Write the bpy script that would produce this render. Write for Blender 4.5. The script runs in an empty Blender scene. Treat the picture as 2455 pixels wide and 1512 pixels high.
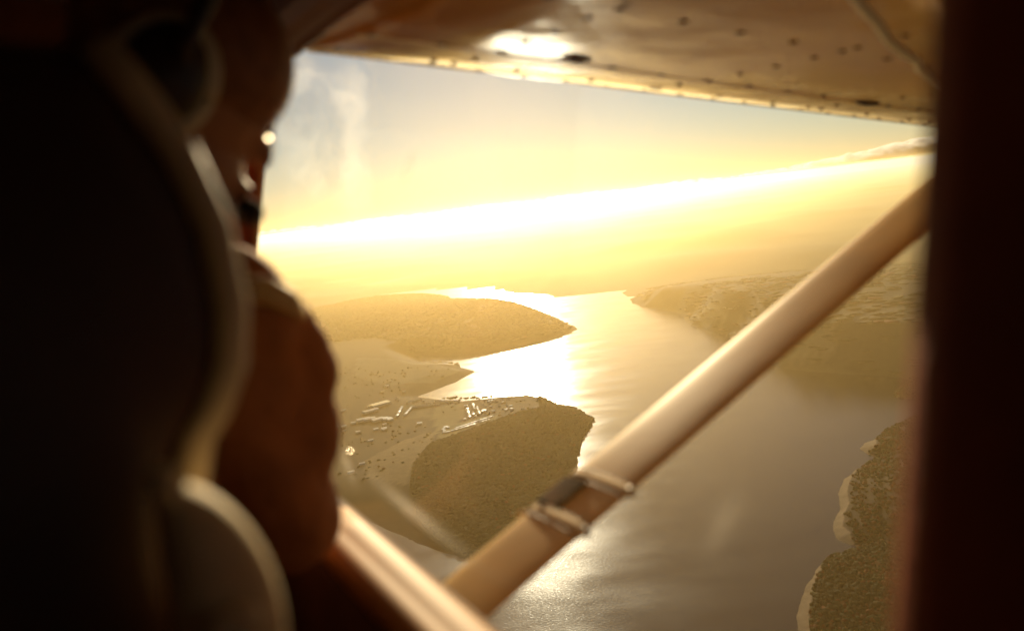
import bpy, bmesh, math, random
import numpy as np
from mathutils import Vector, Matrix, noise as mnoise

random.seed(7)
rng = np.random.default_rng(7)
scn = bpy.context.scene
COL = scn.collection
R = math.radians

# ------------------------------------------------------------------ camera frame
PW, PH, FPX = 2455.0, 1512.0, 1926.0
def nrm(v):
    v = np.array(v, float)
    return v / np.linalg.norm(v)
ALT = 600.0
UPC = nrm((-0.12, 1.0, 0.136))                    # the world's up, seen from the camera
VIEW = np.array((0.0, 0.0, -1.0))
YC = nrm(VIEW - (VIEW @ UPC) * UPC)
XC = np.cross(YC, UPC)
C2W = np.array((XC, YC, UPC))                     # camera -> world rotation
FWD = nrm((-1157, 186, -1926)); STB = nrm((3236, 183, -1926)); ABV = np.cross(STB, FWD)
A2W = C2W @ np.array((STB, FWD, ABV)).T           # aircraft (starboard, forward, up) -> world
def cdir(px, py):
    return np.array((px - PW / 2, PH / 2 - py, -FPX)) / FPX
def adir(px, py):
    d = cdir(px, py)
    return np.array((d @ STB, d @ FWD, d @ ABV))
def at_s(px, py, s):
    d = adir(px, py); return d * (s / d[0])
def at_f(px, py, f):
    d = adir(px, py); return d * (f / d[1])
def at_u(px, py, u):
    d = adir(px, py); return d * (u / d[2])
def gnd(px, py, z=0.0):
    d = C2W @ cdir(px, py)
    k = (z - ALT) / d[2]
    return (d[0] * k, d[1] * k)

cam_d = bpy.data.cameras.new("camera")
cam = bpy.data.objects.new("camera", cam_d); COL.objects.link(cam)
scn.camera = cam
m = Matrix([list(r) for r in C2W]).to_4x4(); m.translation = (0, 0, ALT)
cam.matrix_world = m
cam_d.sensor_width = 36.0
cam_d.lens = 36.0 * FPX / PW
cam_d.clip_start = 0.02
cam_d.clip_end = 200000
cam_d.dof.use_dof = True
cam_d.dof.focus_distance = 15
cam_d.dof.aperture_fstop = 2.1

# ------------------------------------------------------------------ light
sd = nrm(C2W @ cdir(1150, 35))
SUN_EL = math.asin(sd[2]); SUN_AZ = math.atan2(sd[0], sd[1])
world = bpy.data.worlds.new("World"); scn.world = world
world.use_nodes = True
wn = world.node_tree.nodes; wl = world.node_tree.links
bg = wn["Background"]
sky = wn.new("ShaderNodeTexSky"); sky.sky_type = 'NISHITA'; sky.sun_disc = False
sky.sun_elevation = SUN_EL; sky.sun_rotation = SUN_AZ
sky.altitude = 600; sky.air_density = 1.0; sky.dust_density = 0.2; sky.ozone_density = 1.0
wl.new(sky.outputs[0], bg.inputs[0]); bg.inputs[1].default_value = 0.05
sun_d = bpy.data.lights.new("sun", 'SUN'); sun_d.energy = 5.0; sun_d.angle = R(0.53)
sun_d.color = (1.0, 0.78, 0.46)
sun = bpy.data.objects.new("sun", sun_d); COL.objects.link(sun)
sun.rotation_euler = Vector(sd).to_track_quat('Z', 'Y').to_euler()
scn.view_settings.view_transform = 'Standard'; scn.view_settings.look = 'None'
scn.view_settings.exposure = 0.2; scn.view_settings.gamma = 1.0
cy = scn.cycles
cy.max_bounces = 8; cy.diffuse_bounces = 3; cy.glossy_bounces = 3; cy.transmission_bounces = 4
cy.transparent_max_bounces = 12; cy.volume_bounces = 0
cy.sample_clamp_indirect = 6.0; cy.sample_clamp_direct = 60.0
cy.use_denoising = True
cy.caustics_reflective = True; cy.blur_glossy = 0.3; cy.caustics_refractive = False

# ------------------------------------------------------------------ helpers
def tag(o, label=None, cat=None, group=None, kind=None):
    if label: o["label"] = label
    if cat: o["category"] = cat
    if group: o["group"] = group
    if kind: o["kind"] = kind
    return o

class MB:
    def __init__(self): self.v = []; self.f = []; self.mi = []
    def add(self, vs, fs, mi=0):
        n = len(self.v)
        self.v += [tuple(float(c) for c in p) for p in vs]
        self.f += [tuple(i + n for i in q) for q in fs]
        self.mi += [mi] * len(fs)
    def box(self, lo, hi, mi=0):
        x0, y0, z0 = lo; x1, y1, z1 = hi
        vs = [(x0,y0,z0),(x1,y0,z0),(x1,y1,z0),(x0,y1,z0),(x0,y0,z1),(x1,y0,z1),(x1,y1,z1),(x0,y1,z1)]
        self.add(vs, [(0,3,2,1),(4,5,6,7),(0,1,5,4),(1,2,6,5),(2,3,7,6),(3,0,4,7)], mi)
    def loft(self, rings, cap=True, closed=True, mi=0):
        n = len(rings[0]); vs = [p for r in rings for p in r]; fs = []
        for i in range(len(rings) - 1):
            for j in range(n if closed else n - 1):
                k = (j + 1) % n
                fs.append((i*n+j, i*n+k, (i+1)*n+k, (i+1)*n+j))
        if cap:
            fs.append(tuple(range(n))[::-1]); fs.append(tuple((len(rings)-1)*n + j for j in range(n)))
        self.add(vs, fs, mi)
    def tube(self, pts, rad, n=12, mi=0):
        pts = [np.array(p, float) for p in pts]
        rads = rad if hasattr(rad, '__len__') else [rad] * len(pts)
        rings = []; prev = None
        for i, p in enumerate(pts):
            t = nrm(pts[min(i+1, len(pts)-1)] - pts[max(i-1, 0)])
            a = prev if prev is not None else (np.array((0,0,1.)) if abs(t[2]) < .9 else np.array((1.,0,0)))
            x = nrm(np.cross(a, t)) if prev is None else nrm(prev - (prev @ t) * t)
            prev = x; y = np.cross(t, x)
            rings.append([p + rads[i] * (math.cos(q) * x + math.sin(q) * y) for q in np.linspace(0, 2*math.pi, n, endpoint=False)])
        self.loft(rings, mi=mi)
    def ball(self, c, r, nu=14, nv=10, rot=None, mi=0):
        r = r if hasattr(r, '__len__') else (r, r, r)
        rot = np.eye(3) if rot is None else np.array(rot)
        c = np.array(c, float); vs = []; fs = []
        for i in range(1, nv):
            th = math.pi * i / nv
            for j in range(nu):
                ph = 2 * math.pi * j / nu
                vs.append(c + rot @ np.array((r[0]*math.sin(th)*math.cos(ph), r[1]*math.sin(th)*math.sin(ph), r[2]*math.cos(th))))
        top = len(vs); vs.append(c + rot @ np.array((0, 0, r[2]))); bot = len(vs); vs.append(c - rot @ np.array((0, 0, r[2])))
        for i in range(nv - 2):
            for j in range(nu):
                k = (j + 1) % nu
                fs.append((i*nu+j, (i+1)*nu+j, (i+1)*nu+k, i*nu+k))
        for j in range(nu):
            k = (j + 1) % nu
            fs.append((top, j, k)); fs.append((bot, (nv-2)*nu+k, (nv-2)*nu+j))
        self.add(vs, fs, mi)
    def build(self, name, mats, parent=None, smooth=True, bevel=0, remesh=0, weld=False):
        me = bpy.data.meshes.new(name); me.from_pydata(self.v, [], self.f); me.update()
        if not isinstance(mats, (list, tuple)): mats = [mats]
        for mt in mats: me.materials.append(mt)
        me.polygons.foreach_set("material_index", self.mi)
        if smooth: me.polygons.foreach_set("use_smooth", [True] * len(me.polygons))
        o = bpy.data.objects.new(name, me); COL.objects.link(o)
        if parent is not None: o.parent = parent
        if remesh:
            md = o.modifiers.new("remesh", 'REMESH'); md.mode = 'VOXEL'; md.voxel_size = remesh; md.use_smooth_shade = True
            sm = o.modifiers.new("smooth", 'SMOOTH'); sm.factor = 0.5; sm.iterations = 6
        if bevel:
            bv = o.modifiers.new("bevel", 'BEVEL'); bv.width = bevel; bv.segments = 3; bv.limit_method = 'ANGLE'
            if smooth:
                pass
        return o

def glint(b, p, a, c):
    h = nrm(A2W.T @ sd - nrm(p)); x = nrm(np.cross(h, (0.3, .5, .8))); y = np.cross(h, x)
    b.ball(p, (a, a, c), 20, 14, np.stack((x, y, h), 1))
def empty(name, loc=(0, 0, 0), aircraft=False):
    o = bpy.data.objects.new(name, None); COL.objects.link(o)
    o.empty_display_size = 0.2
    if aircraft:
        mm = Matrix([list(r) for r in A2W]).to_4x4()
        p = A2W @ np.array(loc); mm.translation = (p[0], p[1], ALT + p[2])
        o.matrix_world = mm
    else:
        o.location = loc
    return o

def mat(name, color, rough=0.6, metal=0.0, spec=0.5, var=0.0, vscale=8.0, bump=0.0, bscale=40.0, bdist=0.01, color2=None, coat=0.0):
    m = bpy.data.materials.new(name); m.use_nodes = True
    nt = m.node_tree; b = nt.nodes["Principled BSDF"]
    b.inputs["Base Color"].default_value = (*color, 1)
    b.inputs["Roughness"].default_value = rough; b.inputs["Metallic"].default_value = metal
    b.inputs["Specular IOR Level"].default_value = spec
    if coat: b.inputs["Coat Weight"].default_value = coat
    tc = nt.nodes.new("ShaderNodeTexCoord")
    if var > 0 or color2:
        nz = nt.nodes.new("ShaderNodeTexNoise"); nz.inputs["Scale"].default_value = vscale; nz.inputs["Detail"].default_value = 5
        nt.links.new(tc.outputs["Object"], nz.inputs["Vector"])
        mx = nt.nodes.new("ShaderNodeMix"); mx.data_type = 'RGBA'
        c2 = color2 or tuple(c * (1 - var) for c in color)
        mx.inputs["A"].default_value = (*color, 1); mx.inputs["B"].default_value = (*c2, 1)
        rp = nt.nodes.new("ShaderNodeMapRange"); rp.inputs["From Min"].default_value = .38; rp.inputs["From Max"].default_value = .62
        nt.links.new(nz.outputs["Fac"], rp.inputs["Value"]); nt.links.new(rp.outputs["Result"], mx.inputs["Factor"])
        nt.links.new(mx.outputs["Result"], b.inputs["Base Color"])
    if bump > 0:
        nb = nt.nodes.new("ShaderNodeTexNoise"); nb.inputs["Scale"].default_value = bscale; nb.inputs["Detail"].default_value = 3
        nt.links.new(tc.outputs["Object"], nb.inputs["Vector"])
        bp = nt.nodes.new("ShaderNodeBump"); bp.inputs["Strength"].default_value = bump; bp.inputs["Distance"].default_value = bdist
        nt.links.new(nb.outputs["Fac"], bp.inputs["Height"]); nt.links.new(bp.outputs["Normal"], b.inputs["Normal"])
    return m

M = dict(
    paint=mat("wing_paint", (0.90, 0.52, 0.11), 0.14, coat=0.4, color2=(0.70, 0.36, 0.06), vscale=3.0, bump=0.4, bscale=5.0, bdist=0.025),
    rivet=mat("rivet", (0.20, 0.11, 0.045), 0.5),
    plate=mat("drain_plate", (0.05, 0.03, 0.02), 0.5),
    sealant=mat("sealant", (0.75, 0.7, 0.55), 0.5),
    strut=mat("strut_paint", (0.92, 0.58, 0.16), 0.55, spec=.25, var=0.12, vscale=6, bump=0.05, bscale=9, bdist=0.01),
    rubber=mat("black_rubber", (0.022, 0.010, 0.004), 0.95, spec=.1, bump=0.5, bscale=150),
    band=mat("clamp_band", (0.7, 0.5, 0.26), 0.85, var=0.2),
    steel=mat("steel", (0.6, 0.58, 0.55), 0.25, metal=1.0),
    skinp=mat("fuselage_paint", (.82,.64,.36), .3, var=.08),
    lining=mat("cabin_lining", (0.12, 0.055, 0.028), 0.8, var=0.3, bump=0.2, bscale=200),
    post=mat("post_trim", (0.5, 0.11, 0.03), 0.75, var=0.3, bump=0.2, bscale=160),  # red tone raised to carry the warm flare over the post
    frame=mat("frame_trim", (0.22, 0.12, 0.07), 0.6, var=0.2),
    sill=mat("sill_trim", (0.62, 0.29, 0.05), 0.6, var=0.15, vscale=12),
    vinyl=mat("seat_vinyl", (0.075, 0.03, 0.016), 0.55, bump=0.3, bscale=220, bdist=0.002),
    piping=mat("seat_piping", (0.85, 0.70, 0.45), 0.5, var=0.1),  # pale tone stands in for window light along the seat edge
    jacket=mat("jacket_cloth", (0.5, 0.17, 0.04), 0.8, var=0.3, vscale=14, bump=0.8, bscale=11, bdist=0.03),  # rust tone stands in for warm flare over a dark jacket
    strap=mat("strap_webbing", (0.85, 0.58, 0.26), 0.6, var=0.2, vscale=60),
    skin=mat("skin", (0.42, 0.2, 0.11), 0.55, var=0.1),
    hair=mat("hair", (0.30, 0.12, 0.045), 0.6, var=0.3, vscale=60),
    trouser=mat("trouser_cloth", (0.03, 0.03, 0.04), 0.85),
    headset=mat("headset_shell", (0.035, 0.02, 0.012), 0.45),
    cushion=mat("headset_cushion", (0.6, 0.56, 0.42), 0.5),
    foam=mat("mic_foam", (0.03, 0.02, 0.015), 0.9, bump=0.5, bscale=400),
    chrome=mat("chrome", (0.95, 0.85, 0.7), 0.16, metal=1.0),
    pouch=mat("pouch_cloth", (0.8, 0.63, 0.36), 0.7, var=0.15, vscale=30, bump=0.3, bscale=120, bdist=0.002),
)

# ------------------------------------------------------------------ land, water, sky
_T = rng.random((256, 256))
def vnoise(x, y, sc):
    x = np.asarray(x, float) / sc + 1000.3; y = np.asarray(y, float) / sc + 1000.7
    xi = np.floor(x).astype(int); yi = np.floor(y).astype(int)
    fx = x - xi; fy = y - yi; fx = fx*fx*(3-2*fx); fy = fy*fy*(3-2*fy)
    g = lambda a, b: _T[a % 256, b % 256]
    return (g(xi,yi)*(1-fx)+g(xi+1,yi)*fx)*(1-fy) + (g(xi,yi+1)*(1-fx)+g(xi+1,yi+1)*fx)*fy
def fbm(x, y, sc, o=4):
    t = 0; a = 1; w = 0
    for i in range(o):
        t = t + a * vnoise(x + 37.1*i, y - 91.7*i, sc); w += a; a *= .5; sc *= .5
    return t / w
def sdf(x, y, P):
    P = np.array(P, float); x = np.asarray(x, float); y = np.asarray(y, float)
    d = np.full(x.shape, 1e18); ins = np.zeros(x.shape, bool)
    for i in range(len(P)):
        ax, ay = P[i]; bx, by = P[(i+1) % len(P)]
        ex, ey = bx-ax, by-ay
        t = np.clip(((x-ax)*ex + (y-ay)*ey) / (ex*ex + ey*ey + 1e-9), 0, 1)
        d = np.minimum(d, (x-ax-t*ex)**2 + (y-ay-t*ey)**2)
        c = ((ay > y) != (by > y)) & (x < (bx-ax)*(y-ay)/(by-ay+1e-12) + ax)
        ins ^= c
    return np.where(ins, 1, -1) * np.sqrt(d)
def G(pts): return [gnd(*p) for p in pts]

def land_material(name):
    m = bpy.data.materials.new(name); m.use_nodes = True; nt = m.node_tree; b = nt.nodes["Principled BSDF"]
    at = nt.nodes.new("ShaderNodeAttribute"); at.attribute_name = "cover"
    tc = nt.nodes.new("ShaderNodeTexCoord")
    nz = nt.nodes.new("ShaderNodeTexNoise"); nz.inputs["Scale"].default_value = 0.06; nz.inputs["Detail"].default_value = 8; nz.inputs["Roughness"].default_value = .7
    nt.links.new(tc.outputs["Object"], nz.inputs["Vector"])
    rp = nt.nodes.new("ShaderNodeMapRange"); rp.inputs["From Min"].default_value = .3; rp.inputs["From Max"].default_value = .7
    rp.inputs["To Min"].default_value = .75; rp.inputs["To Max"].default_value = 1.25
    nt.links.new(nz.outputs["Fac"], rp.inputs["Value"])
    mx = nt.nodes.new("ShaderNodeMix"); mx.data_type = 'RGBA'; mx.blend_type = 'MULTIPLY'; mx.inputs["Factor"].default_value = 1
    nt.links.new(at.outputs["Color"], mx.inputs["A"]); nt.links.new(rp.outputs["Result"], mx.inputs["B"])
    nt.links.new(mx.outputs["Result"], b.inputs["Base Color"])
    b.inputs["Roughness"].default_value = .95; b.inputs["Specular IOR Level"].default_value = 0.1
    return m
LANDMAT = land_material("land_cover")

class Land:
    def __init__(s, name, poly, cell, hills=(), slope=.06, cap=8, rough=0, jag=6, beach=0, base=(.06,.055,.025), fields=(), bbox=None):
        s.P = G(poly) if poly and len(poly[0]) == 2 and max(abs(c) for p in poly for c in p) < 4000 else poly
        s.hills = [(*gnd(h[0], h[1]), h[2], h[3]) for h in hills]
        s.slope, s.cap, s.rough, s.jag = slope, cap, rough, jag
        P = np.array(s.P); lo = P.min(0) - 3*cell; hi = P.max(0) + 3*cell
        if bbox: lo = np.maximum(lo, bbox[:2]); hi = np.minimum(hi, bbox[2:])
        xs = np.arange(lo[0], hi[0], cell); ys = np.arange(lo[1], hi[1], cell)
        X, Y = np.meshgrid(xs, ys); X = X.ravel(); Y = Y.ravel()
        D = s.dist(X, Y); Z = s.height(X, Y, D)
        nx = len(xs); ny = len(ys)
        keep = (D > -2.0*cell).reshape(ny, nx)
        c = keep[:-1,:-1] & keep[1:,:-1] & keep[:-1,1:] & keep[1:,1:]
        jj, ii = np.nonzero(c); a = jj*nx + ii
        F = np.stack((a, a+1, a+nx+1, a+nx), 1)
        used = np.unique(F); rem = np.zeros(len(X), int); rem[used] = np.arange(len(used)); F = rem[F]
        V = np.stack((X, Y, Z), 1)[used]; D = D[used]
        colr = np.tile(np.array((*base, 1.0)), (len(V), 1))
        for poly, cc in fields:
            q = sdf(V[:,0], V[:,1], G(poly)); colr[q > 0, :3] = cc
        if beach:
            bw = D*0
            w = np.clip(1 - (D - bw) / 2, 0, 1)[:, None]
            sand = np.array((.26, .18, .10)) * (.55 + .6*fbm(V[:,0], V[:,1], 14, 2) + .18*np.sin(D*1.3))[:, None]
            colr[:, :3] = colr[:, :3]*(1-w) + sand*w
        me = bpy.data.meshes.new(name); me.from_pydata(V.tolist(), [], F.tolist()); me.update()
        ca = me.color_attributes.new("cover", 'FLOAT_COLOR', 'POINT'); ca.data.foreach_set("color", colr.ravel())
        me.polygons.foreach_set("use_smooth", [True]*len(me.polygons)); me.materials.append(LANDMAT)
        o = bpy.data.objects.new(name, me); COL.objects.link(o); o["kind"] = "structure"; s.o = o
    def dist(s, x, y):
        return sdf(x, y, s.P) + (fbm(x, y, s.jag*9, 3) - .5) * s.jag * 2
    def height(s, x, y, D=None):
        if D is None: D = s.dist(x, y)
        z = np.minimum(D*s.slope, s.cap)
        k = np.clip(D/120, 0, 1)
        for hx, hy, hr, hh in s.hills: z = z + k * hh * np.exp(-((x-hx)**2 + (y-hy)**2) / hr**2)
        if s.rough: z = z + k * s.rough * (fbm(x, y, 900, 4) - .4)
        return np.maximum(np.where(D < 0, D*.1, np.maximum(z, np.minimum(D*.05, 3))), -3)

# mainland on the left: near point with village and wood, spit, long wooded hill
MAIN = [(-500,812),(400,765),(735,738),(840,719),(900,708),(1020,703),(1072,709),(1094,724),(1200,726),(1270,744),(1330,764),(1376,783),(1384,789),(1345,806),(1250,827),(1150,847),(1060,854),(1000,852),(984,853),(1014,869),(1036,875),(1100,874),(1104,881),(1137,891),(1090,917),(1040,935),(998,951),(1060,959),(1100,962),(1150,958),(1200,951),(1262,946),(1300,954),(1335,968),(1385,982),(1421,1005),(1410,1035),(1386,1072),(1381,1120),(1350,1190),(1290,1262),(1210,1322),(1140,1336),(1060,1322),(992,1296),(940,1272),(870,1240),(700,1200),(300,1160),(-500,1130)]
WOOD = [(1042,1088),(1110,1070),(1200,1035),(1300,1000),(1290,950),(1340,962),(1440,1005),(1425,1035),(1400,1072),(1395,1120),(1362,1190),(1300,1270),(1215,1335),(1135,1350),(1075,1315),(1010,1260),(990,1190),(1000,1140)]
HILLW = [(760,845),(905,838),(990,850),(1060,850),(1150,843),(1250,823),(1345,803),(1378,788),(1330,768),(1200,730),(1094,728),(1072,713),(1020,707),(900,712),(760,742),(640,800)]
SPITW = [(1005,868),(1036,874),(1100,874),(1104,881),(1085,884),(1010,884)]
main_land = Land("mainland", MAIN, 14, hills=[(1050,790,900,45),(1200,775,700,25),(880,770,900,30),(1230,1110,330,34),(1330,1020,200,14),(900,905,600,16)],
    slope=.10, cap=7, rough=14, jag=7, base=(.055,.034,.010),
    fields=[([(1045,985),(1108,975),(1115,1005),(1100,1035),(1050,1055),(1040,1015)], (.20,.15,.05)),
            ([(960,1075),(1040,1052),(1046,1085),(1000,1140),(985,1195),(880,1165),(880,1120)], (.19,.125,.05)),
            ([(1050,1058),(1090,1062),(1120,1065),(1062,1083)], (.21,.16,.05)),
            ([(1060,1040),(1110,1030),(1185,1012),(1200,1030),(1110,1062),(1075,1062)], (.14,.12,.04)),
            ([(965,992),(1030,985),(1036,1010),(960,1018)], (.13,.10,.04)),
            ([(860,880),(1040,885),(1110,893),(1040,925),(940,938),(850,920)], (.12,.10,.045)),
            (WOOD, (.035,.028,.008)), (HILLW, (.04,.032,.010))])
# right-hand hills across the water
RIGHT = [(1513,716),(1520,726),(1545,736),(1605,744),(1656,756),(1664,776),(1702,792),(1748,799),(1762,812),(1800,834),(1866,880),(1950,889),(2050,896),(2180,905),(2420,918),(2900,880),(3300,760),(3000,640),(2300,640),(2000,668),(1750,690),(1600,702)]
right_land = Land("right_shore", RIGHT, 24, hills=[(2000,760,1300,62),(1780,735,800,26),(2300,800,1200,45),(1640,722,500,10),(2700,760,1500,60)], slope=.09, cap=10, rough=4, jag=10, base=(.05,.042,.022),
    fields=[([(1670,768),(1720,770),(1745,790),(1700,788)], (.16,.13,.06)), ([(1900,860),(2010,868),(2000,886),(1890,880)], (.15,.12,.06)), ([(2080,830),(2160,840),(2170,870),(2080,862)], (.13,.1,.05))])
# distant country up to the horizon
far_pts = G([(-900,850),(300,790),(733,742),(790,728),(830,718),(905,703),(985,694),(1080,688),(1128,684),(1120,690),(1190,688),(1210,692),(1266,688),(1238,704),(1290,709),(1400,706),(1505,700),(1620,704),(1760,696),(2100,660),(3200,560)])
far_land = Land("far_country", far_pts + [(42000, 24000), (42000, 66000), (-42000, 66000), (-42000, 7000)], 260, slope=.05, cap=12, rough=170, jag=30, base=(.07,.06,.03),
    fields=[([(815,676),(880,672),(872,682),(830,684)], (.3,.25,.12)), ([(890,680),(985,670),(960,682),(900,686)], (.3,.25,.12))])
# near shore below on the right, with beaches
Q = lambda x, y: (1227 + .5006*x, 755 + .5006*y)
NEAR = [(2600,895)] + [Q(*p) for p in ((2000,250),(1925,275),(1880,330),(1838,368),(1832,388),(1870,398),(1960,402),(1990,440),(1900,495),(1800,548),(1735,598),(1690,612),(1668,640),(1690,658),(1752,678),(1690,712),(1640,746),(1592,788),(1563,858),(1572,930),(1545,985),(1535,1030),(1558,1072),(1625,1102),(1668,1112),(1600,1134),(1510,1163),(1470,1203),(1412,1300),(1385,1370),(1365,1445),(1380,1530),(1460,1700),(1700,2000))] + [(2600,1950),(3300,1800),(3600,1200)]
SANDS = [[Q(*p) for p in poly] for poly in (
    ((1660,730),(1590,770),(1545,860),(1560,930),(1530,985),(1520,1030),(1550,1085),(1640,1100),(1622,1055),(1588,1020),(1592,965),(1617,912),(1607,850),(1628,790)),
    ((1500,1190),(1440,1215),(1395,1300),(1350,1440),(1360,1560),(1445,1540),(1425,1450),(1442,1345),(1468,1255)),
    ((1748,590),(1690,600),(1650,640),(1690,668),(1745,645)))]
near_land = Land("near_shore", NEAR, 3.5, hills=[(2100,1180,150,16),(2080,1420,140,16),(2250,1250,170,20),(2400,1050,300,30)], slope=.16, cap=5, rough=6, jag=3, beach=1, base=(.045,.024,.010), fields=[(q, (.24,.165,.09)) for q in SANDS])

lake = MB()
ang = np.linspace(0, 2*math.pi, 96, endpoint=False)
lake.v = [(70000*math.cos(a), 70000*math.sin(a), 0.0) for a in ang]; lake.f = [tuple(range(96))]; lake.mi = [0]
wm = bpy.data.materials.new("lake_water"); wm.use_nodes = True; nt = wm.node_tree; b = nt.nodes["Principled BSDF"]
b.inputs["Base Color"].default_value = (.006, .006, .012, 1); b.inputs["Roughness"].default_value = .30; b.inputs["IOR"].default_value = 1.33
tc = nt.nodes.new("ShaderNodeTexCoord")
n1 = nt.nodes.new("ShaderNodeTexNoise"); n1.inputs["Scale"].default_value = .22; n1.inputs["Detail"].default_value = 3
n2 = nt.nodes.new("ShaderNodeTexNoise"); n2.inputs["Scale"].default_value = .006; n2.inputs["Detail"].default_value = 4
mp = nt.nodes.new("ShaderNodeMapping"); mp.inputs["Scale"].default_value = (1, 1.7, 1)
nt.links.new(tc.outputs["Object"], mp.inputs["Vector"]); nt.links.new(mp.outputs["Vector"], n1.inputs["Vector"]); nt.links.new(mp.outputs["Vector"], n2.inputs["Vector"])
bp = nt.nodes.new("ShaderNodeBump"); bp.inputs["Strength"].default_value = 1.0; bp.inputs["Distance"].default_value = .20
nt.links.new(n1.outputs["Fac"], bp.inputs["Height"]); nt.links.new(bp.outputs["Normal"], b.inputs["Normal"])
rr = nt.nodes.new("ShaderNodeMapRange"); rr.inputs["From Min"].default_value = .35; rr.inputs["From Max"].default_value = .65; rr.inputs["To Min"].default_value = .16; rr.inputs["To Max"].default_value = .23
nt.links.new(n2.outputs["Fac"], rr.inputs["Value"]); nt.links.new(rr.outputs["Result"], b.inputs["Roughness"])
tag(lake.build("lake_water", wm, smooth=False), kind="structure")

# ------------------------------------------------------------------ woods (stuff) and trees
def ico(sub):
    bm = bmesh.new(); bmesh.ops.create_icosphere(bm, subdivisions=sub, radius=1.0)
    v = np.array([p.co[:] for p in bm.verts]); f = np.array([[q.index for q in t.verts] for t in bm.faces]); bm.free()
    return v, f
ICO = {1: ico(1), 2: ico(2)}
def leafmat(name, c, c2):
    return mat(name, c, .95, spec=.1, color2=c2, vscale=.15)
LM = [leafmat("leaf_dark", (.030,.028,.008), (.045,.038,.010)), leafmat("leaf_olive", (.055,.048,.011), (.04,.040,.010)), leafmat("leaf_rust", (.15,.042,.008), (.09,.03,.008)), leafmat("leaf_ochre", (.085,.05,.010), (.05,.036,.010))]
def lumps(C, rad, hgt, sub, mi, mats, name):
    bv, bf = ICO[sub]; n = len(C); nv = len(bv)
    rot = rng.random(n)*6.28; cs, sn = np.cos(rot)[:,None], np.sin(rot)[:,None]
    jit = 1 + .38*(rng.random((n, nv)) - .5)*2*.8
    B = bv[None]*jit[:,:,None]
    x = (B[:,:,0]*cs - B[:,:,1]*sn)*rad[:,None] + C[:,0:1]; y = (B[:,:,0]*sn + B[:,:,1]*cs)*rad[:,None] + C[:,1:2]
    z = (B[:,:,2]*.5 + .42)*hgt[:,None] + C[:,2:3]
    V = np.stack((x,y,z), 2).reshape(-1, 3); F = (bf[None] + (np.arange(n)*nv)[:,None,None]).reshape(-1, 3)
    me = bpy.data.meshes.new(name)
    me.vertices.add(len(V)); me.vertices.foreach_set("co", V.ravel())
    me.loops.add(F.size); me.loops.foreach_set("vertex_index", F.ravel())
    me.polygons.add(len(F)); me.polygons.foreach_set("loop_start", np.arange(0, F.size, 3)); me.polygons.foreach_set("loop_total", np.full(len(F), 3))
    for q in mats: me.materials.append(q)
    me.polygons.foreach_set("material_index", np.repeat(mi, len(bf)))
    me.update(); me.validate()
    o = bpy.data.objects.new(name, me); COL.objects.link(o); return o
def wood(name, label, land, poly, n, r, h, sub, weights, shore=6, clump=0):
    P = G(poly); A = np.array(P); lo, hi = A.min(0), A.max(0)
    X = rng.uniform(lo[0], hi[0], n*6); Y = rng.uniform(lo[1], hi[1], n*6)
    dd = land.dist(X, Y); k = (sdf(X, Y, P) > 0) & (dd > shore)
    if land is near_land: k &= np.max([sdf(X, Y, G(q)) for q in SANDS], 0) < 0
    if clump: k &= fbm(X, Y, clump, 3) > .45
    X, Y = X[k][:n], Y[k][:n]
    Z = land.height(X, Y)
    q = fbm(X, Y, 90, 3); ha = h[0] + (h[1]-h[0])*rng.random(len(X))*(.5+q)
    ra = r[0] + (r[1]-r[0])*rng.random(len(X))
    mi = rng.choice(len(weights), len(X), p=np.array(weights)/sum(weights))
    if land is near_land:
        k = fbm(X, Y, 55, 3) + .10*rng.standard_normal(len(X)); mi = np.where(k < .38, 0, np.where(k < .44, 1, np.where(k < .60, 2, 3)))
        if 'green' in name: mi = np.where(k < .46, 0, np.where(k < .56, 1, np.where(k < .64, 2, 3)))
    o = lumps(np.stack((X,Y,Z-.5),1), ra, ha, sub, mi, LM, name)
    tag(o, label, "woodland", kind="stuff"); return o
wood("dense_woodland", "dense dark wood covering the near point below the village", main_land, WOOD, 9000, (3.5,7), (5,9), 1, [6,3,.2,.2], shore=0)
wood("hill_woodland", "hazy wood covering the long hill beyond the bright bay", main_land, HILLW, 9000, (9,17), (5,10), 1, [6,3,.1,.1], shore=0)
wood("scrub_woodland", "scattered trees and hedges round the village fields", main_land, [(700,905),(1040,895),(1110,893),(1000,945),(1080,965),(1262,952),(1385,985),(1300,1000),(1100,1070),(1010,1120),(900,1180),(700,1130)], 300, (2.5,5), (2.5,5), 1, [4,4,.5,.5], clump=160)
wood("right_woodland", "hazy wood on the hills across the water", right_land, RIGHT, 2500, (16,28), (2.5,5), 1, [6,3,.5,.5], clump=500)
wood("autumn_woodland", "rust and green autumn scrub on the near shore", near_land, [(2600,880),(2150,880),(2120,944),(2130,1010),(2030,1080),(1980,1196),(1970,1286),(2058,1312),(2100,1325),(2600,1325)], 7000, (2,4.6), (3,8), 1, [2,2.5,5,3], shore=1)
wood("green_woodland", "dark green wood behind the lowest beach of the near shore", near_land, [(2062,1313),(1990,1330),(1880,1490),(1900,1680),(2500,1700),(2600,1325)], 6000, (2,4.8), (3,9), 1, [5,4,1,1.2], shore=1)

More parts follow.
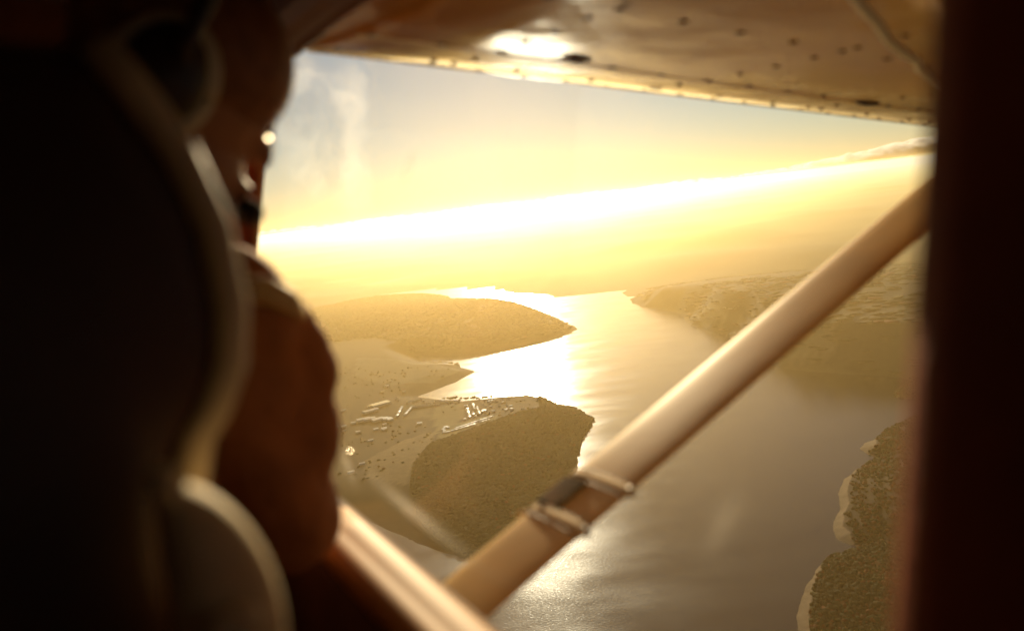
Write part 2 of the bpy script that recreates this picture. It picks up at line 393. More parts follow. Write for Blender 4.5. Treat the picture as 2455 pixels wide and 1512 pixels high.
def small_tree():
    n = 9; C = np.concatenate([rng.uniform(-1,1,(n,2))*3.2, rng.uniform(2.5,8.5,(n,1))], 1)
    o = lumps(C, rng.uniform(1.6,3.0,n), rng.uniform(3,5,n), 1, np.zeros(n,int), [LM[0], LM[1]], "shore_tree")
    tr = MB(); tr.tube([(0,0,-1),(0,.2,3),(.2,0,7)], [.5,.35,.15], 6)
    t = tr.build("trunk", mat("bark", (.05,.035,.02), .9), o); return o
TREE = small_tree(); first = True
def put_trees(pts, label, group):
    global first
    for px, py in pts:
        x, y = gnd(px, py); z = float(main_land.height(np.array([x]), np.array([y]))[0])
        if first: o = TREE; first = False
        else:
            o = TREE.copy(); COL.objects.link(o)
            c = TREE.children[0].copy(); COL.objects.link(c); c.parent = o
        s = random.uniform(.7, 1.35); o.location = (x, y, max(z, .5)); o.rotation_euler.z = random.uniform(0, 6.28); o.scale = (s, s, s*random.uniform(.9,1.2))
        tag(o, label, "tree", group)
put_trees([(1066+random.uniform(-4,4)+i*6.2, 962+random.uniform(-3,2)) for i in range(19)], "dark tree on the village shore standing against the white glitter", "trees along the village shore")
put_trees([(1036+random.uniform(-2,2)+i*5.0, 879.5+random.uniform(-1,1.2)) for i in range(14)], "dark tree in the row out on the narrow spit", "trees along the spit")

# ------------------------------------------------------------------ village
roofm = mat("pale_roof", (.6,.52,.40), .42, var=.15, vscale=.4)
wallm = mat("house_wall", (.55,.48,.38), .8)
ylw = mat("yellow_roof", (.75,.5,.06), .4, var=.1, vscale=.2)
greyr = mat("grey_roof", (.4,.33,.25), .35, var=.2, vscale=.2)
def house(name, w, d, h, rise, roof):
    b = MB()
    b.box((-w/2,-d/2,-1), (w/2,d/2,h))
    o = b.build(name, wallm, smooth=False)
    r = MB(); e = .4
    vs = [(-w/2-e,-d/2-e,h+.02),(w/2+e,-d/2-e,h+.02),(w/2+e,d/2+e,h+.02),(-w/2-e,d/2+e,h+.02),(-w/2-e,0,h+rise),(w/2+e,0,h+rise)]
    r.add(vs, [(0,1,5,4),(2,3,4,5),(0,4,3),(1,2,5),(0,3,2,1)])
    r.build("roof", roof, o, smooth=False); return o
def put_buildings(proto, pts, label, cat, group, rot, sc=(.8,1.3)):
    for i, (px, py) in enumerate(pts):
        x, y = gnd(px, py); z = float(main_land.height(np.array([x]), np.array([y]))[0])
        if i == 0: o = proto
        else:
            o = proto.copy(); COL.objects.link(o)
            for ch in proto.children:
                c = ch.copy(); COL.objects.link(c); c.parent = o
        s = random.uniform(*sc); o.location = (x, y, z + .6); o.scale = (s, s*random.uniform(.85,1.15), 1)
        o.rotation_euler.z = rot + random.gauss(0, .15); tag(o, label, cat, group)
Z = lambda x, y: (761.6 + x*.219, 927.2 + y*.219)
def row(a, b, n): return [Z(a[0] + (b[0]-a[0])*t, a[1] + (b[1]-a[1])*t) for t in np.linspace(0, 1, n)]
put_buildings(house("static_caravan", 6.5, 3.2, 2.6, .35, roofm), row((1490,600),(1735,540),11) + row((1530,565),(1925,430),22) + row((1395,615),(1450,610),4) + row((1600,565),(1890,480),10),
    "white caravan in the double row along the edge of the wood", "caravan", "caravans in the double row by the wood", .5, (.8,1.15))
put_buildings(house("holiday_chalet", 7, 5, 2.8, .45, roofm), [Z(1415,532),Z(1440,542),Z(1400,548),Z(1385,565),Z(1395,575),Z(1405,585),Z(1400,597)],
    "white chalet in the small cluster at the end of the caravan rows", "chalet", "chalets at the end of the caravan rows", .2)
put_buildings(house("village_house", 7.5, 5.5, 4, .9, roofm), row((1645,300),(1672,410),8) + row((1705,240),(1722,302),5) + row((1750,280),(1780,372),7) + [Z(1820,325),Z(1838,332),Z(1812,340),Z(1640,262),Z(1615,262),Z(1710,350),Z(1712,375),Z(1738,405),Z(1620,440)],
    "pale roofed house in the village columns beside the square field", "house", "houses in the columns beside the square field", 1.2)
put_buildings(house("shore_house", 6.5, 5, 3.5, .8, roofm), [Z(random.uniform(1830,2040), random.uniform(172,222)) for i in range(15)] + row((2070,160),(2140,140),5) + [Z(random.uniform(1890,2180), random.uniform(262,378)) for i in range(16)] + [Z(2392,328),Z(2250,345)],
    "pale roofed house in the loose group near the wooded headland", "house", "houses near the wooded headland", .4)
put_buildings(house("terraced_house", 8.5, 5.5, 5, 1.0, roofm), row((1050,282),(1330,242),16) + row((1300,192),(1550,178),11) + row((1310,215),(1420,208),5) + row((1050,215),(1130,182),6) + [Z(1215,230),Z(1165,205),Z(990,230),Z(1525,212),Z(870,182),Z(885,200)],
    "pale roofed house in the long street behind the bay", "house", "houses in the streets behind the bay", .25)
put_buildings(house("crescent_house", 9, 6, 5, 1.0, roofm), row((930,282),(880,372),6) + row((1035,285),(960,368),6),
    "pale roofed house in the two short curved streets left of the field", "house", "houses in the two curved streets", 1.0)
put_buildings(house("cottage", 10, 7, 4, .9, roofm), [Z(290,322),Z(210,490),Z(295,485),Z(298,530),Z(740,465),Z(735,508),Z(735,520),Z(590,648),Z(400,450),Z(645,518),Z(450,545),Z(525,340),Z(770,62),Z(805,14),Z(1125,462),Z(720,120),Z(950,95),Z(380,1022),Z(500,930)],
    "pale roofed cottage scattered among the dim streets at the left end of the village", "cottage", "cottages scattered at the left end of the village", .3, (1,1.6))
def single(o, px, py, rot, label, cat):
    x, y = gnd(px, py); o.location = (x, y, float(main_land.height(np.array([x]), np.array([y]))[0]) + .6); o.rotation_euler.z = rot; tag(o, label, cat)
single(house("warehouse", 62, 30, 7, 1.2, ylw), *Z(690,255), .62, "large warehouse with a bright yellow roof at the left of the village", "warehouse")
single(house("warehouse", 30, 14, 6, .8, ylw), *Z(612,272), .62, "small yellow roofed shed beside the large yellow warehouse", "shed")
single(house("warehouse", 40, 22, 6, 1, greyr), *Z(510,418), .3, "dull grey roofed hall leftmost in the row of halls below the yellow warehouse", "hall")
single(house("warehouse", 36, 20, 6, 1, greyr), *Z(575,412), .3, "dull grey roofed hall second from the left below the yellow warehouse", "hall")
single(house("warehouse", 36, 24, 6, 1, greyr), *Z(668,415), .5, "pale roofed hall in the middle of the row below the yellow warehouse", "hall")
single(house("warehouse", 18, 26, 6, 1, roofm), *Z(752,408), .4, "narrow pale roofed hall left of the twin halls", "hall")
single(house("warehouse", 16, 28, 6, 1, roofm), *Z(795,412), .4, "narrow pale roofed hall at the right end of the row of halls", "hall")
single(house("warehouse", 50, 18, 6, 1, greyr), *Z(590,325), .6, "long grey roofed building between the yellow warehouse and the row of halls", "hall")

# ------------------------------------------------------------------ clouds over the horizon
cm = bpy.data.materials.new("cloud"); cm.use_nodes = True; nt = cm.node_tree; nt.nodes.remove(nt.nodes["Principled BSDF"])
cv = nt.nodes.new("ShaderNodeVolumePrincipled"); cv.inputs["Color"].default_value = (.99,.99,.99,1); cv.inputs["Density"].default_value = .006; cv.inputs["Anisotropy"].default_value = .55
nt.links.new(cv.outputs[0], nt.nodes["Material Output"].inputs["Volume"])
def cloud(name, label, x0, x1, top, dist, n, seed):
    r2 = np.random.default_rng(seed); mb = []
    C = []; Rr = []; H = []
    for i in range(n):
        t = r2.random(); px = x0 + (x1-x0)*t
        d = C2W @ cdir(px, 494 - .12*(px-1227)); az = math.atan2(d[0], d[1]); D = dist*(1 + .12*r2.random())
        hh = top(t) * (dist/FPX) * (.45 + .6*r2.random())
        C.append((D*math.sin(az), D*math.cos(az), 655 + hh*.2*r2.random())); Rr.append(hh*(.5+.6*r2.random())+20); H.append(hh*1.0)
    bv, bf = ICO[2]; n = len(C); C = np.array(C); 
    o = lumps(C, np.array(Rr), np.array(H), 2, np.zeros(n, int), [cm], name)
    for v in o.data.vertices:
        if v.co.z < 650: v.co.z = 650
    o.data.polygons.foreach_set("use_smooth", [True]*len(o.data.polygons))
    tag(o, label, "cloud", kind="structure"); return o
cloud("cloud_bank", "billowing cloud bank low over the horizon near the window post", 1900, 2420, lambda t: 10 + 24*min(1, t*2.0), 20000, 240, 3)
cloud("cloud_bank", "thin flat line of cloud along the bright horizon", 560, 2000, lambda t: 4 + 5*abs(math.sin(t*19)), 24000, 420, 5)

def reflection_cloud(label, blobs, dist, dens, seed):
    r2 = np.random.default_rng(seed); C = []; Rr = []
    for px, py, sx, sy, k in blobs:
        for i in range(k):
            dd = C2W @ cdir(px + sx*r2.normal()*.5, py + sy*r2.normal()*.5); D = dist*(1 + .06*r2.normal()); p = dd*D
            C.append((p[0], p[1], ALT + p[2])); Rr.append((.45 + .5*r2.random())*min(sx, sy)*dist/FPX)
    Rr = np.array(Rr); C = np.array(C); C[:,2] = np.maximum(C[:,2], 700 + Rr)
    o = lumps(C - np.array((0,0,1))*Rr[:,None]*.84, Rr, Rr*2, 2, np.zeros(len(C), int), [cm.copy()], "cloud")
    o.data.materials[0].node_tree.nodes["Principled Volume"].inputs["Density"].default_value = dens
    tag(o, label, "cloud", kind="structure")
reflection_cloud("soft white cloud added in place of window reflections beside the face of the person", [(822,300,60,120,26),(715,270,90,110,20),(805,420,100,60,20)], 9000, .00013, 11)  # cloud added in the sky to imitate bright window reflections

# ------------------------------------------------------------------ the aircraft
AC = empty("light_aircraft", (0,0,0), True)
tag(AC, "high wing light aircraft seen from inside with window, white strut and riveted wing", "aircraft")

# wing: airfoil section (forward, up), swept straight along the span
sec = [(1.362,.352),(1.360,.336),(1.352,.322),(1.338,.312),(1.318,.304),(1.28,.295),(1.2,.286),(1.1,.280),(.95,.276),(.75,.277),(.5,.283),(.2,.295),(-.25,.325),(-.25,.33),(.2,.42),(.6,.49),(.95,.51),(1.15,.485),(1.27,.445),(1.33,.405),(1.355,.375)]
w = MB(); ss = np.linspace(.36, 5.2, 23)
w.loft([[(s, f, u) for f, u in sec] for s in ss])
wing = w.build("wing", M['paint'], AC)
low = sec[:13]
def skin_u(f):
    fs = np.array([p[0] for p in low])[::-1]; us = np.array([p[1] for p in low])[::-1]
    return float(np.interp(f, fs, us))
rv = MB()
def rivet(s, f, r=.0052): rv.ball((s, f, skin_u(f)), (r*1.3, r*1.3, .003), 8, 4)
for f, st in ((1.345,.062),(1.318,.05),(1.292,.095),(1.22,.16),(1.08,.105),(.80,.105)):
    for s in np.arange(.42, 4.0, st): rivet(s, f + .002*math.sin(s*9), .0058 if st > .08 else .0042)
for s in (.62, 1.05, 1.5, 1.95, 2.4):
    for f in np.arange(.55, 1.3, .075): rivet(s, f)
rv.build("rivet_row", M['rivet'], wing)
for px, py, ln in ((1385,133,.05),(2080,242,.07),(1000,30,.0)):
    if ln:
        p = at_u(px, py, .283); d = MB(); d.ball((p[0], p[1], skin_u(p[1])), (ln*.55, .016, .006), 16, 8); d.build("drain_plate", M['plate'], wing)
# wing skin lap joints and the wavy sealant bead
lp = MB()
for f in (1.30, 1.085): lp.box((.4, f-.002, skin_u(f)-.0012), (5.0, f+.012, skin_u(f)+.004))
lp.build("skin_lap", M['paint'], wing, smooth=False)
bead = [at_u(px, py, .279) for px, py in ((2030,-40),(2055,5),(2100,52),(2130,95),(2165,122),(2195,140),(2202,160),(2230,185),(2262,215),(2300,245))]
sb = MB(); sb.tube([(p[0], p[1], skin_u(p[1])) for p in bead], .007, 8); sb.build("sealant_bead", M['sealant'], wing)

# strut
B0 = at_f(1120,1432,.85); T0 = at_f(2235,478,.85); dv = nrm(T0 - B0)
Bs = B0 - dv*.35; Ts = T0 + dv*.62
cdv = nrm(np.array((0,1.,0)) - dv[1]*dv); tdv = np.cross(dv, cdv)
side = 1 if (tdv @ (-B0)) > 0 else -1
_n = tdv*side; _a = R(6)
cdv, tdv = cdv*math.cos(_a) - _n*math.sin(_a), (_n*math.cos(_a) + cdv*math.sin(_a))*side
CH, TH = .067, .0095
def sgp(v, e): return math.copysign(abs(v)**e, v)
def srow(p, k=1.0, n=28, a0=0, a1=2*math.pi, add=0.0):
    return [p + cdv*(CH*k+add)*sgp(math.cos(a), .85) + tdv*(TH*k*(.35+.65*(.5+.5*math.cos(a)))+add)*sgp(math.sin(a), .7) for a in np.linspace(a0, a1, n, endpoint=False)]
st = MB(); st.loft([srow(Bs + (Ts-Bs)*t) for t in np.linspace(0, 1, 24)])
strut = st.build("wing_strut", M['strut'], AC)
def on_strut(px, py): 
    p = at_f(px, py, .85); return B0 + dv*((p - B0) @ dv)
def band(px, py):
    c = on_strut(px, py); w_ = .011; q = MB()
    prof = [(-w_,0.0),(-w_,.0014),(w_,.0014),(w_,0.0)]
    q.loft([srow(c + dv*o_, 1.0, 36, add=e_) for o_, e_ in prof], cap=False)
    for o_ in (-w_, w_): q.loft([srow(c + dv*(o_ + .0016*math.cos(a_)), 1.0, 36, add=.0008 + .0016*math.sin(a_)) for a_ in np.linspace(0, 2*math.pi, 7)], cap=False, mi=1)
    b_ = q.build("clamp_band", [M['band'], M['rivet']], strut)
    k = MB(); e = c - cdv*(CH+.004); k.tube([e + tdv*side*-.004, e + tdv*side*.009], .0042, 8); k.tube([e, e - cdv*.007], .0032, 8); k.build("clamp_bolt", M['rivet'], b_)
    return b_, c
b1, c1 = band(1443,1168); b2, c2 = band(1340,1256)
tl_ = MB(); e = c2 + cdv*(CH+.001); tl_.tube([e - cdv*.004, e + cdv*.010 - dv*.008, e + cdv*.016 - dv*.018], [.004,.0035,.003], 8); tl_.build("band_tail", M['band'], b2)
pd = MB(); A = np.linspace(-side*.25, side*1.5, 14)
outer = [[c + cdv*(CH+.005)*sgp(math.cos(a), .85) + tdv*(TH+.005)*sgp(math.sin(a), .7) for a in A] + [c + cdv*(CH-.001)*sgp(math.cos(a), .85) + tdv*(TH-.001)*sgp(math.sin(a), .7) for a in A[::-1]] for c in np.linspace(c2 + dv*.013, c1 - dv*.013, 8)]
pd.loft(outer); pd.build("rubber_pad", M['rubber'], strut, smooth=False)

# window opening, sill, posts, door
SW = .35
door = MB()
door.box((.31, -.12, -1.1), (.42, 1.75, -.43)); door.box((.33, -.12, -.43), (.40, 1.75, -.40))
DOOR = door.build("door_panel", M['lining'], AC, smooth=False, bevel=.01)
sl = MB()
prof = [(.296,-.405),(.296,-.384),(.302,-.376),(.314,-.374),(.322,-.3745),(.326,-.3745),(.333,-.373),(.356,-.372),(.366,-.378),(.366,-.402)]
sl.loft([[(s, f, u) for s, u in prof] for f in np.linspace(-.12, 1.06, 14)])
sl.build("window_sill", M['sill'], DOOR)
tf = MB(); prof = [(.300,.296),(.312,.282),(.328,.278),(.334,.286),(.352,.286),(.362,.280),(.372,.282),(.376,.335),(.300,.335)]
tf.loft([[(s, f, u) for s, u in prof] for f in np.linspace(-.12, 1.75, 14)])
tf.build("window_frame", M['frame'], AC, smooth=False)
ps = MB()
fe = lambda u: .2155 - .018*(u + .05)
us = np.linspace(-.42, .33, 14)
ps.loft([[(.318, -.12, u), (.318, fe(u)-.03, u), (.326, fe(u)-.008, u), (.338, fe(u), u), (.352, fe(u), u), (.375, fe(u)-.02, u), (.375, -.12, u)] for u in us])
ps.build("door_post", M['post'], AC)
ap = MB(); ap.loft([[(.30, f0, u), (.30, f0+.06, u), (.375, f0+.06, u), (.375, f0, u)] for f0, u in ((1.40,.33),(1.62,-.1),(1.75,-.42))]); ap.build("windshield_post", M['post'], AC, smooth=False)

# window pane: clear acrylic with a little dust, amber for the warm veil, and smears, some painting in reflections
pm = bpy.data.materials.new("acrylic_pane"); pm.use_nodes = True; nt = pm.node_tree; nt.nodes.remove(nt.nodes["Principled BSDF"])
tr = nt.nodes.new("ShaderNodeBsdfTransparent"); tr.inputs[0].default_value = (.985,.98,.97,1)
tl = nt.nodes.new("ShaderNodeBsdfTranslucent"); tl.inputs[0].default_value = (1,.62,.22,1)  # dust tinted amber to lay a warm glare veil over the view
gl = nt.nodes.new("ShaderNodeBsdfGlossy"); gl.inputs["Roughness"].default_value = .02
fr = nt.nodes.new("ShaderNodeFresnel"); fr.inputs[0].default_value = 1.22
tc = nt.nodes.new("ShaderNodeTexCoord")
def math_(op, a, b=None):
    q = nt.nodes.new("ShaderNodeMath"); q.operation = op
    for i, v in enumerate((a, b)):
        if v is None: continue
        if isinstance(v, (int, float)): q.inputs[i].default_value = v
        else: nt.links.new(v, q.inputs[i])
    return q.outputs[0]
nz = nt.nodes.new("ShaderNodeTexNoise"); nz.inputs["Scale"].default_value = 7; nz.inputs["Detail"].default_value = 6; nt.links.new(tc.outputs["Object"], nz.inputs["Vector"])
fac = math_('MULTIPLY_ADD', nz.outputs["Fac"], .012)
fac.node.inputs[2].default_value = .013
fac2 = math_('MULTIPLY', nz.outputs["Fac"], .0)
def reflection_smear(px, py, rf, ru, ang, amt):
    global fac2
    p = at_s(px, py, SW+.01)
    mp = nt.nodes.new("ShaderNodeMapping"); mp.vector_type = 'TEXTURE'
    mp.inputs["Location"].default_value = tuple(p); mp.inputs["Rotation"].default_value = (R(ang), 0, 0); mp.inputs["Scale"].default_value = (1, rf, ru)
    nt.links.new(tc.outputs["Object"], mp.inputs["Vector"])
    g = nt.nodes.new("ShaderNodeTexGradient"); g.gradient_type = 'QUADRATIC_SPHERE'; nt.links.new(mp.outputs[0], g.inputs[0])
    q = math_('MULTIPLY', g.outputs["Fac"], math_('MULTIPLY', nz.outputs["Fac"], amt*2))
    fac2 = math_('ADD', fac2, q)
def reflection_smear_line(a, b, wd, amt):
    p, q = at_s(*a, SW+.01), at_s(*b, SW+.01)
    reflection_smear((a[0]+b[0])/2, (a[1]+b[1])/2, math.hypot(q[1]-p[1], q[2]-p[2])*.62, wd, math.degrees(math.atan2(q[2]-p[2], q[1]-p[1])), amt)
reflection_smear_line((968,450),(1000,355),.006,.4); reflection_smear_line((850,1110),(1140,1340),.018,.22); reflection_smear_line((1690,1330),(1790,1170),.012,.10); reflection_smear_line((815,1060),(860,1170),.02,.2)  # first two streaks are pane reflections painted into the mask
reflection_smear_line((1390,130),(1500,30),.012,.12); reflection_smear_line((2600,60),(2605,300),.012,.0)
m1 = nt.nodes.new("ShaderNodeMixShader"); nt.links.new(fac, m1.inputs[0]); nt.links.new(tr.outputs[0], m1.inputs[1]); nt.links.new(tl.outputs[0], m1.inputs[2])
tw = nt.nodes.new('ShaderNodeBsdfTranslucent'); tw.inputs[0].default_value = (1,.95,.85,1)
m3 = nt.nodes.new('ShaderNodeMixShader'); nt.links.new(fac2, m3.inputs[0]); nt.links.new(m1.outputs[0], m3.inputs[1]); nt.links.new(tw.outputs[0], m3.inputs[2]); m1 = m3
m2 = nt.nodes.new("ShaderNodeMixShader"); nt.links.new(math_('MULTIPLY', fr.outputs[0], .08), m2.inputs[0]); nt.links.new(m1.outputs[0], m2.inputs[1]); nt.links.new(gl.outputs[0], m2.inputs[2])
nt.links.new(m2.outputs[0], nt.nodes["Material Output"].inputs[0])
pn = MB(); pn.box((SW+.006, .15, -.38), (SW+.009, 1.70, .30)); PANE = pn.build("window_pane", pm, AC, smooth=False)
for px, py in ((812,1017),(838,1082)):
    p = at_s(px, py, SW+.005); d = MB(); glint(d, p, .0045, .0014); d.build("water_droplet", M['chrome'], PANE)

# cabin shell
cb = MB()
cb.box((-.9,-1.5,.345), (.375,1.42,.375)); cb.box((-.9,-1.5,-1.15), (.42,1.9,-1.1)); cb.box((-.9,-1.53,-1.1), (.42,-1.5,.345))
cb.box((.31,-1.5,-1.1), (.375,-.121,-.35)); cb.box((.31,-1.5,-.35), (.375,-1.38,.344)); cb.box((.31,-1.38,.27), (.375,-.121,.344)); cb.box((.31,-.2,-.35), (.375,-.121,.27))  # leaves a rear window gap, enlarged to light the person and post
cb.box((-.9,-1.5,-1.1), (-.85,1.9,.344))
cb.box((-.9,1.40,.0), (-.12,1.44,.344)); cb.box((-.12,1.40,.2), (.17,1.44,.344)); cb.build("cabin_lining", M['lining'], AC, smooth=False)  # front panels added to block the sky beside the windshield
ip = MB(); ip.box((-.85,1.55,-1.1), (.31,1.9,-.12)); ip.box((-.8,1.35,-.16), (.28,1.56,-.12)); ip.build("instrument_panel", M['rubber'], AC, smooth=False, bevel=.01)

fs = MB(); fs.box((.422,-3.0,-1.5), (.43,2.4,-.455)); fs.box((.38,-3.0,-.36), (.388,-1.385,.30)); fs.box((.378,-.20,-.36), (.386,.10,.31)); fs.box((.378,-1.385,.27), (.386,-.20,.31)); fs.box((-.9,1.95,-1.3), (.42,3.2,-.12))  # unseen outer skin, added in warm cream to bounce light onto the strut
fs.build("fuselage_skin", M['skinp'], AC, smooth=False)
# ------------------------------------------------------------------ front seat
ST = empty("front_seat", (0,0,0), True); tag(ST, "dark vinyl front seat back with piping paled for the light on its edge, close to the camera", "seat")
edge = [(235,95),(330,210),(440,360),(525,545),(566,740),(562,880),(525,985),(480,1060),(462,1180),(462,1400),(470,1700)]
E3 = [at_f(px, py, .5) for px, py in edge]
mid = -.14
outl = [(p[0], p[2]) for p in E3]
outl = outl + [(2*mid - s, u) for s, u in outl[::-1]]
sbk = MB(); rings = []
for k, (df, ins) in enumerate(((0,.03),(.012,.010),(.03,.0),(.08,.0),(.11,.012),(.125,.04))):
    r = []
    for s, u in outl:
        c = np.array((mid, -.15)); v = np.array((s, u)) - c; L = np.linalg.norm(v); v = c + v*(1 - ins/L)
        r.append((v[0], .5 + df - .0*u, v[1]))
    rings.append(r)
sbk.loft(rings); sbk.build("seat_back", M['vinyl'], ST)
pp = MB(); pp.tube([np.array((s, .512, u)) for s, u in outl], .0105, 12); pp.build("piping", M['piping'], ST)
sc_ = MB(); sc_.box((-.38,.60,-.80), (.10,1.12,-.62)); sc_.build("seat_cushion", M['vinyl'], ST, smooth=False, bevel=.04)
lg = MB(); lg.box((-.33,.64,-1.1), (-.29,1.05,-.80)); lg.box((.01,.64,-1.1), (.05,1.05,-.80)); lg.build("seat_frame", M['steel'], ST, smooth=False)

# pouch hanging on the side of the seat
PO = empty("pouch", (0,0,0), True); tag(PO, "grey rounded padded pouch with a round toggle, hanging below the seat piping", "pouch")
oc = [at_f(px, py, .44) for px, py in ((372,1180),(420,1165),(500,1180),(580,1235),(640,1310),(685,1410),(705,1530),(700,1650),(560,1690),(440,1640),(415,1480),(385,1330))]
cen = np.mean([[p[0], p[2]] for p in oc], 0); po = MB(); rings = []
for df, k in ((-.012,.35),(-.009,.72),(0,.94),(.012,1.0),(.03,.97),(.045,.7)):
    rings.append([(cen[0] + (p[0]-cen[0])*k, .44 + df, cen[1] + (p[2]-cen[1])*k) for p in oc])
po.loft(rings); pob = po.build("bag_body", M['pouch'], PO)
sbm = pob.modifiers.new("sub", 'SUBSURF'); sbm.levels = 2; sbm.render_levels = 2
t_ = at_f(388,1152,.43); tg = MB(); tg.ball(t_, (.008,.008,.009), 14, 10); tg.tube([t_, t_ + np.array((.004,.008,-.015))], .004, 8); tg.build("toggle", M['pouch'], PO)
fl = MB(); p0 = at_f(560,1495,.418); fl.ball(p0, (.016,.006,.010), 16, 10); fl.build("pocket_flap", M['pouch'], PO)

# ------------------------------------------------------------------ person in the front seat, turned to the window
PE = empty("person", (0,0,0), True); tag(PE, "person in a jacket tinted brown for the flare in the front seat looking out of the window", "person")
H = np.array((.124,.865,.140)); yaw = R(93); pitch = R(25)
d = np.array((math.sin(yaw), math.cos(yaw), 0)); rt = np.array((math.cos(yaw), -math.sin(yaw), 0)); up = np.array((0,0,1.))
hd = d*math.cos(pitch) - up*math.sin(pitch); hu = up*math.cos(pitch) + d*math.sin(pitch)
HR = np.stack((rt, hd, hu), 1)
hp = lambda a, b, c: H + a*rt + b*hd + c*hu
def limb(b, a, c, ra, rc, n=14): b.tube([np.array(a)+(np.array(c)-np.array(a))*t for t in np.linspace(0,1,7)], np.linspace(ra, rc, 7), n); b.ball(a, ra, 12, 8); b.ball(c, rc, 12, 8)
SR, SL = np.array((.168,.84,-.080)), np.array((-.14,.93,-.065))
ER, EL = np.array((.226,.845,-.30)), np.array((-.24,.96,-.33)); WR, WL = np.array((.215,1.06,-.42)), np.array((-.10,1.15,-.42))
HIPR, HIPL = np.array((.08,.80,-.56)), np.array((-.12,.84,-.56)); KR, KL = np.array((.10,1.24,-.58)), np.array((-.18,1.26,-.58)); FR_, FL_ = np.array((.08,1.38,-1.02)), np.array((-.18,1.40,-1.02))
def torso(b, e):
    for t in np.linspace(0, 1, 9):
        c = (SR+SL)/2*(1-t) + (HIPR+HIPL)/2*t; wd = (.165 - .03*math.sin(t*3.1))*1.0
        a = nrm(SR - SL); fw = np.cross(up, a); b.ball(c + up*(-.05*(1-t)), (wd+e, .105+.02*math.sin(t*3)+e, .11+e), 18, 12, np.stack((a, fw, up), 1))
    limb(b, SR + np.array((-.03,0,.0)), ER, .066+e, .05+e); limb(b, SL, EL, .066+e, .05+e); limb(b, ER, WR, .048+e, .034+e); limb(b, EL, WL, .048+e, .034+e)
    limb(b, (SR+SL)/2 + up*.07, SR + up*.012, .055+e, .055+e); limb(b, (SR+SL)/2 + up*.07, SL + up*.012, .055+e, .055+e)
pb = MB(); torso(pb, -.008)
pb.ball(hp(0,0,.02), (.074,.096,.108), 22, 16, HR); pb.ball(hp(0,.03,-.055), (.055,.066,.062), 18, 12, HR)
pb.ball(hp(0,.078,-.092), (.026,.02,.02), 12, 8, HR)                     # chin
limb(pb, hp(0,.092,.022), hp(0,.104,-.016), .010, .012)                  # nose
pb.ball(hp(0,.100,-.052), (.024,.010,.007), 10, 8, HR); pb.ball(hp(0,.098,-.064), (.022,.010,.008), 10, 8, HR)  # lips
for sgn in (-1, 1):
    pb.ball(hp(sgn*.031,.088,.030), (.022,.010,.008), 10, 8, HR); pb.ball(hp(sgn*.074,-.005,-.005), (.012,.022,.034), 10, 8, HR)
limb(pb, (SR+SL)/2 + up*.04 + d*-.02, hp(0,-.05,-.06), .060, .050)
limb(pb, HIPR, KR, .085, .06); limb(pb, HIPL, KL, .085, .06); limb(pb, KR, FR_, .055, .038); limb(pb, KL, FL_, .055, .038)
for f_ in (FR_, FL_): limb(pb, f_ + np.array((0,-.03,-.03)), f_ + np.array((0,.14,-.04)), .038, .03)
for wr, sg in ((WR, 1), (WL, -1)):
    dr = nrm(np.array((-.25*sg,1,-.12))); acr = np.cross(dr, up)
    pb.ball(wr + dr*.05, (.042,.05,.017), 14, 10, np.stack((acr, dr, np.cross(acr, dr)), 1))
    for i, L in enumerate((.060,.070,.066,.052)):
        a = wr + dr*.088 + acr*(.028 - .0187*i)*1.0; m1_ = a + dr*L*.55 - up*.010; e1 = m1_ + dr*L*.35 - up*.024
        pb.tube([a, m1_, e1], [.0095,.0088,.0078], 8)
    th = wr + dr*.03 - acr*sg*.03; pb.tube([th, th - acr*sg*.025 + dr*.028, th - acr*sg*.03 + dr*.058 - up*.008], [.012,.0105,.009], 8)
BODY = pb.build("body", M['skin'], PE, remesh=.0055)
jk = MB(); torso(jk, .008)
jk.ball(SR + np.array((.018,-.005,-.012)), (.052,.065,.056), 16, 12); jk.ball(SR + np.array((.066,0,-.125)), (.048,.055,.066), 16, 12); jk.ball(SR + np.array((.034,0,-.07)), (.05,.055,.06), 16, 12); jk.ball(ER + np.array((.0,-.005,.01)), (.048,.055,.07), 16, 12)
limb(jk, (SR+SL)/2 + up*.05, (SR+SL)/2 + up*.085 + d*.01, .082, .072)
jk.ball(at_f(728,838,.84), (.028,.04,.034), 14, 10); jk.ball(at_f(752,890,.84), (.027,.038,.036), 14, 10); jk.ball(at_f(700,790,.84), (.026,.04,.034), 14, 10)
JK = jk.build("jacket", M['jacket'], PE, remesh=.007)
tb = MB(); limb(tb, HIPR, KR, .092, .066); limb(tb, HIPL, KL, .092, .066); limb(tb, KR, FR_ + up*.05, .062, .046); limb(tb, KL, FL_ + up*.05, .062, .046)
tb.ball((HIPR+HIPL)/2, (.17,.12,.1), 16, 10); tb.build("trousers", M['trouser'], PE, remesh=.01)
hb = MB(); hb.ball(hp(0,-.002,.046), (.083,.108,.096), 22, 16, HR); hb.ball(hp(0,-.04,-.02), (.070,.062,.06), 18, 12, HR)
hb.build("hair", M['hair'], PE, remesh=.006)
sp = [at_f(px, py, f_) for px, py, f_ in ((520,690,.82),(580,690,.79),(640,698,.775),(690,722,.78),(718,752,.80))]
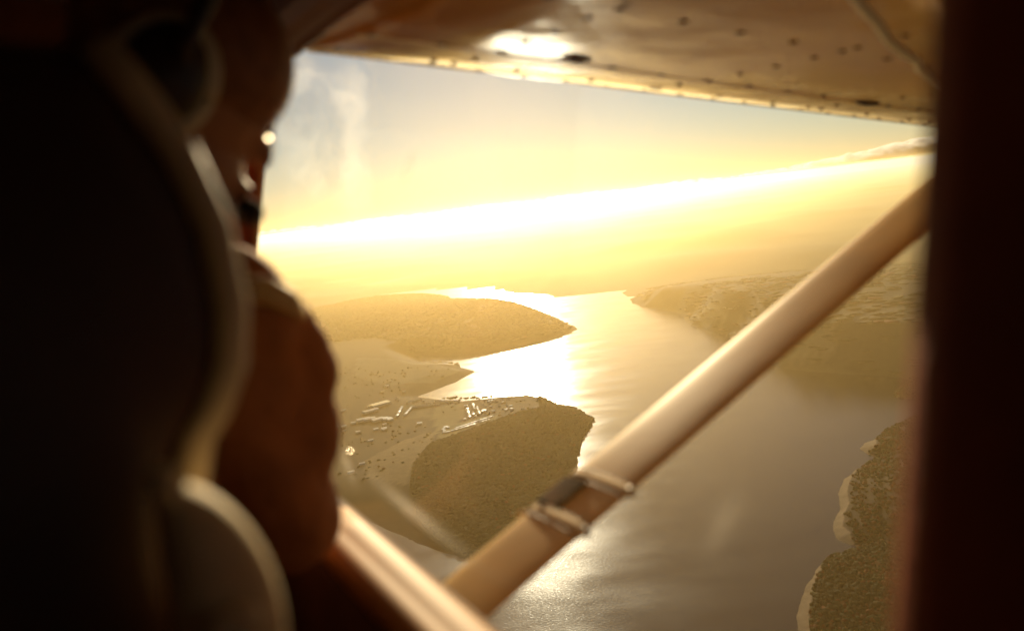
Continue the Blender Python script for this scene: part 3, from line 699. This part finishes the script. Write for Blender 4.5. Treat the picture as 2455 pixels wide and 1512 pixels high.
stp = MB(); stp.tube(sp, [.010,.013,.014,.012,.008], 12); stp.build("shoulder_strap", M['strap'], JK)

HS = empty("headset", (0,0,0), True); tag(HS, "dark aviation headset with pale ear cushion and microphone worn by the person", "headset")
c_ = MB(); c_.ball(hp(.092,-.012,-.005), (.022,.036,.050), 20, 14, HR); c_.build("ear_cup", M['headset'], HS)
c_ = MB(); c_.ball(hp(-.092,-.012,-.005), (.022,.036,.050), 20, 14, HR); c_.build("ear_cup", M['headset'], HS)
for sg in (1, -1):
    c_ = MB(); c_.tube([hp(sg*.080, -.012 + .038*math.cos(a), -.005 + .052*math.sin(a)) for a in np.linspace(0, 2*math.pi, 25)], .0115, 10); c_.build("ear_cushion", M['cushion'], HS)
hbn = MB(); hbn.tube([hp(.118*math.sin(a), -.006, .03 + .118*math.cos(a)) for a in np.linspace(-1.75, 1.75, 19)], .009, 10); hbn.build("headband", M['headset'], HS)
bm_ = MB(); bm_.tube([hp(.098,.01,-.035), hp(.088,.055,-.066), hp(.055,.092,-.082), hp(.03,.104,-.08)], .0038, 8); bm_.build("microphone_boom", M['headset'], HS)
mf = MB(); mf.ball(hp(.018,.112,-.074), (.020,.014,.014), 14, 10, HR); mf.build("microphone_foam", M['foam'], HS)
kn = MB(); kb = at_f(635,335,.80); glint(kn, at_f(640,334,.79), .007, .002); kn.build("glint_disc", M['chrome'], HS)  # metal disc added by the temple to catch a sun glint

# ------------------------------------------------------------------ the air: haze below the flying height
hz = MB(); hz.box((-76000,-76000,-6), (76000,76000,ALT + 45))
hm = bpy.data.materials.new("haze"); hm.use_nodes = True; nt = hm.node_tree; nt.nodes.remove(nt.nodes["Principled BSDF"])
pv = nt.nodes.new("ShaderNodeVolumePrincipled"); pv.inputs["Color"].default_value = (1,.69,.28,1); pv.inputs["Absorption Color"].default_value = (1,1,1,1); pv.inputs["Density"].default_value = 0.92e-4; pv.inputs["Anisotropy"].default_value = .75
nt.links.new(pv.outputs[0], nt.nodes["Material Output"].inputs["Volume"])
ho = hz.build("haze", hm, smooth=False); ho["kind"] = "stuff"
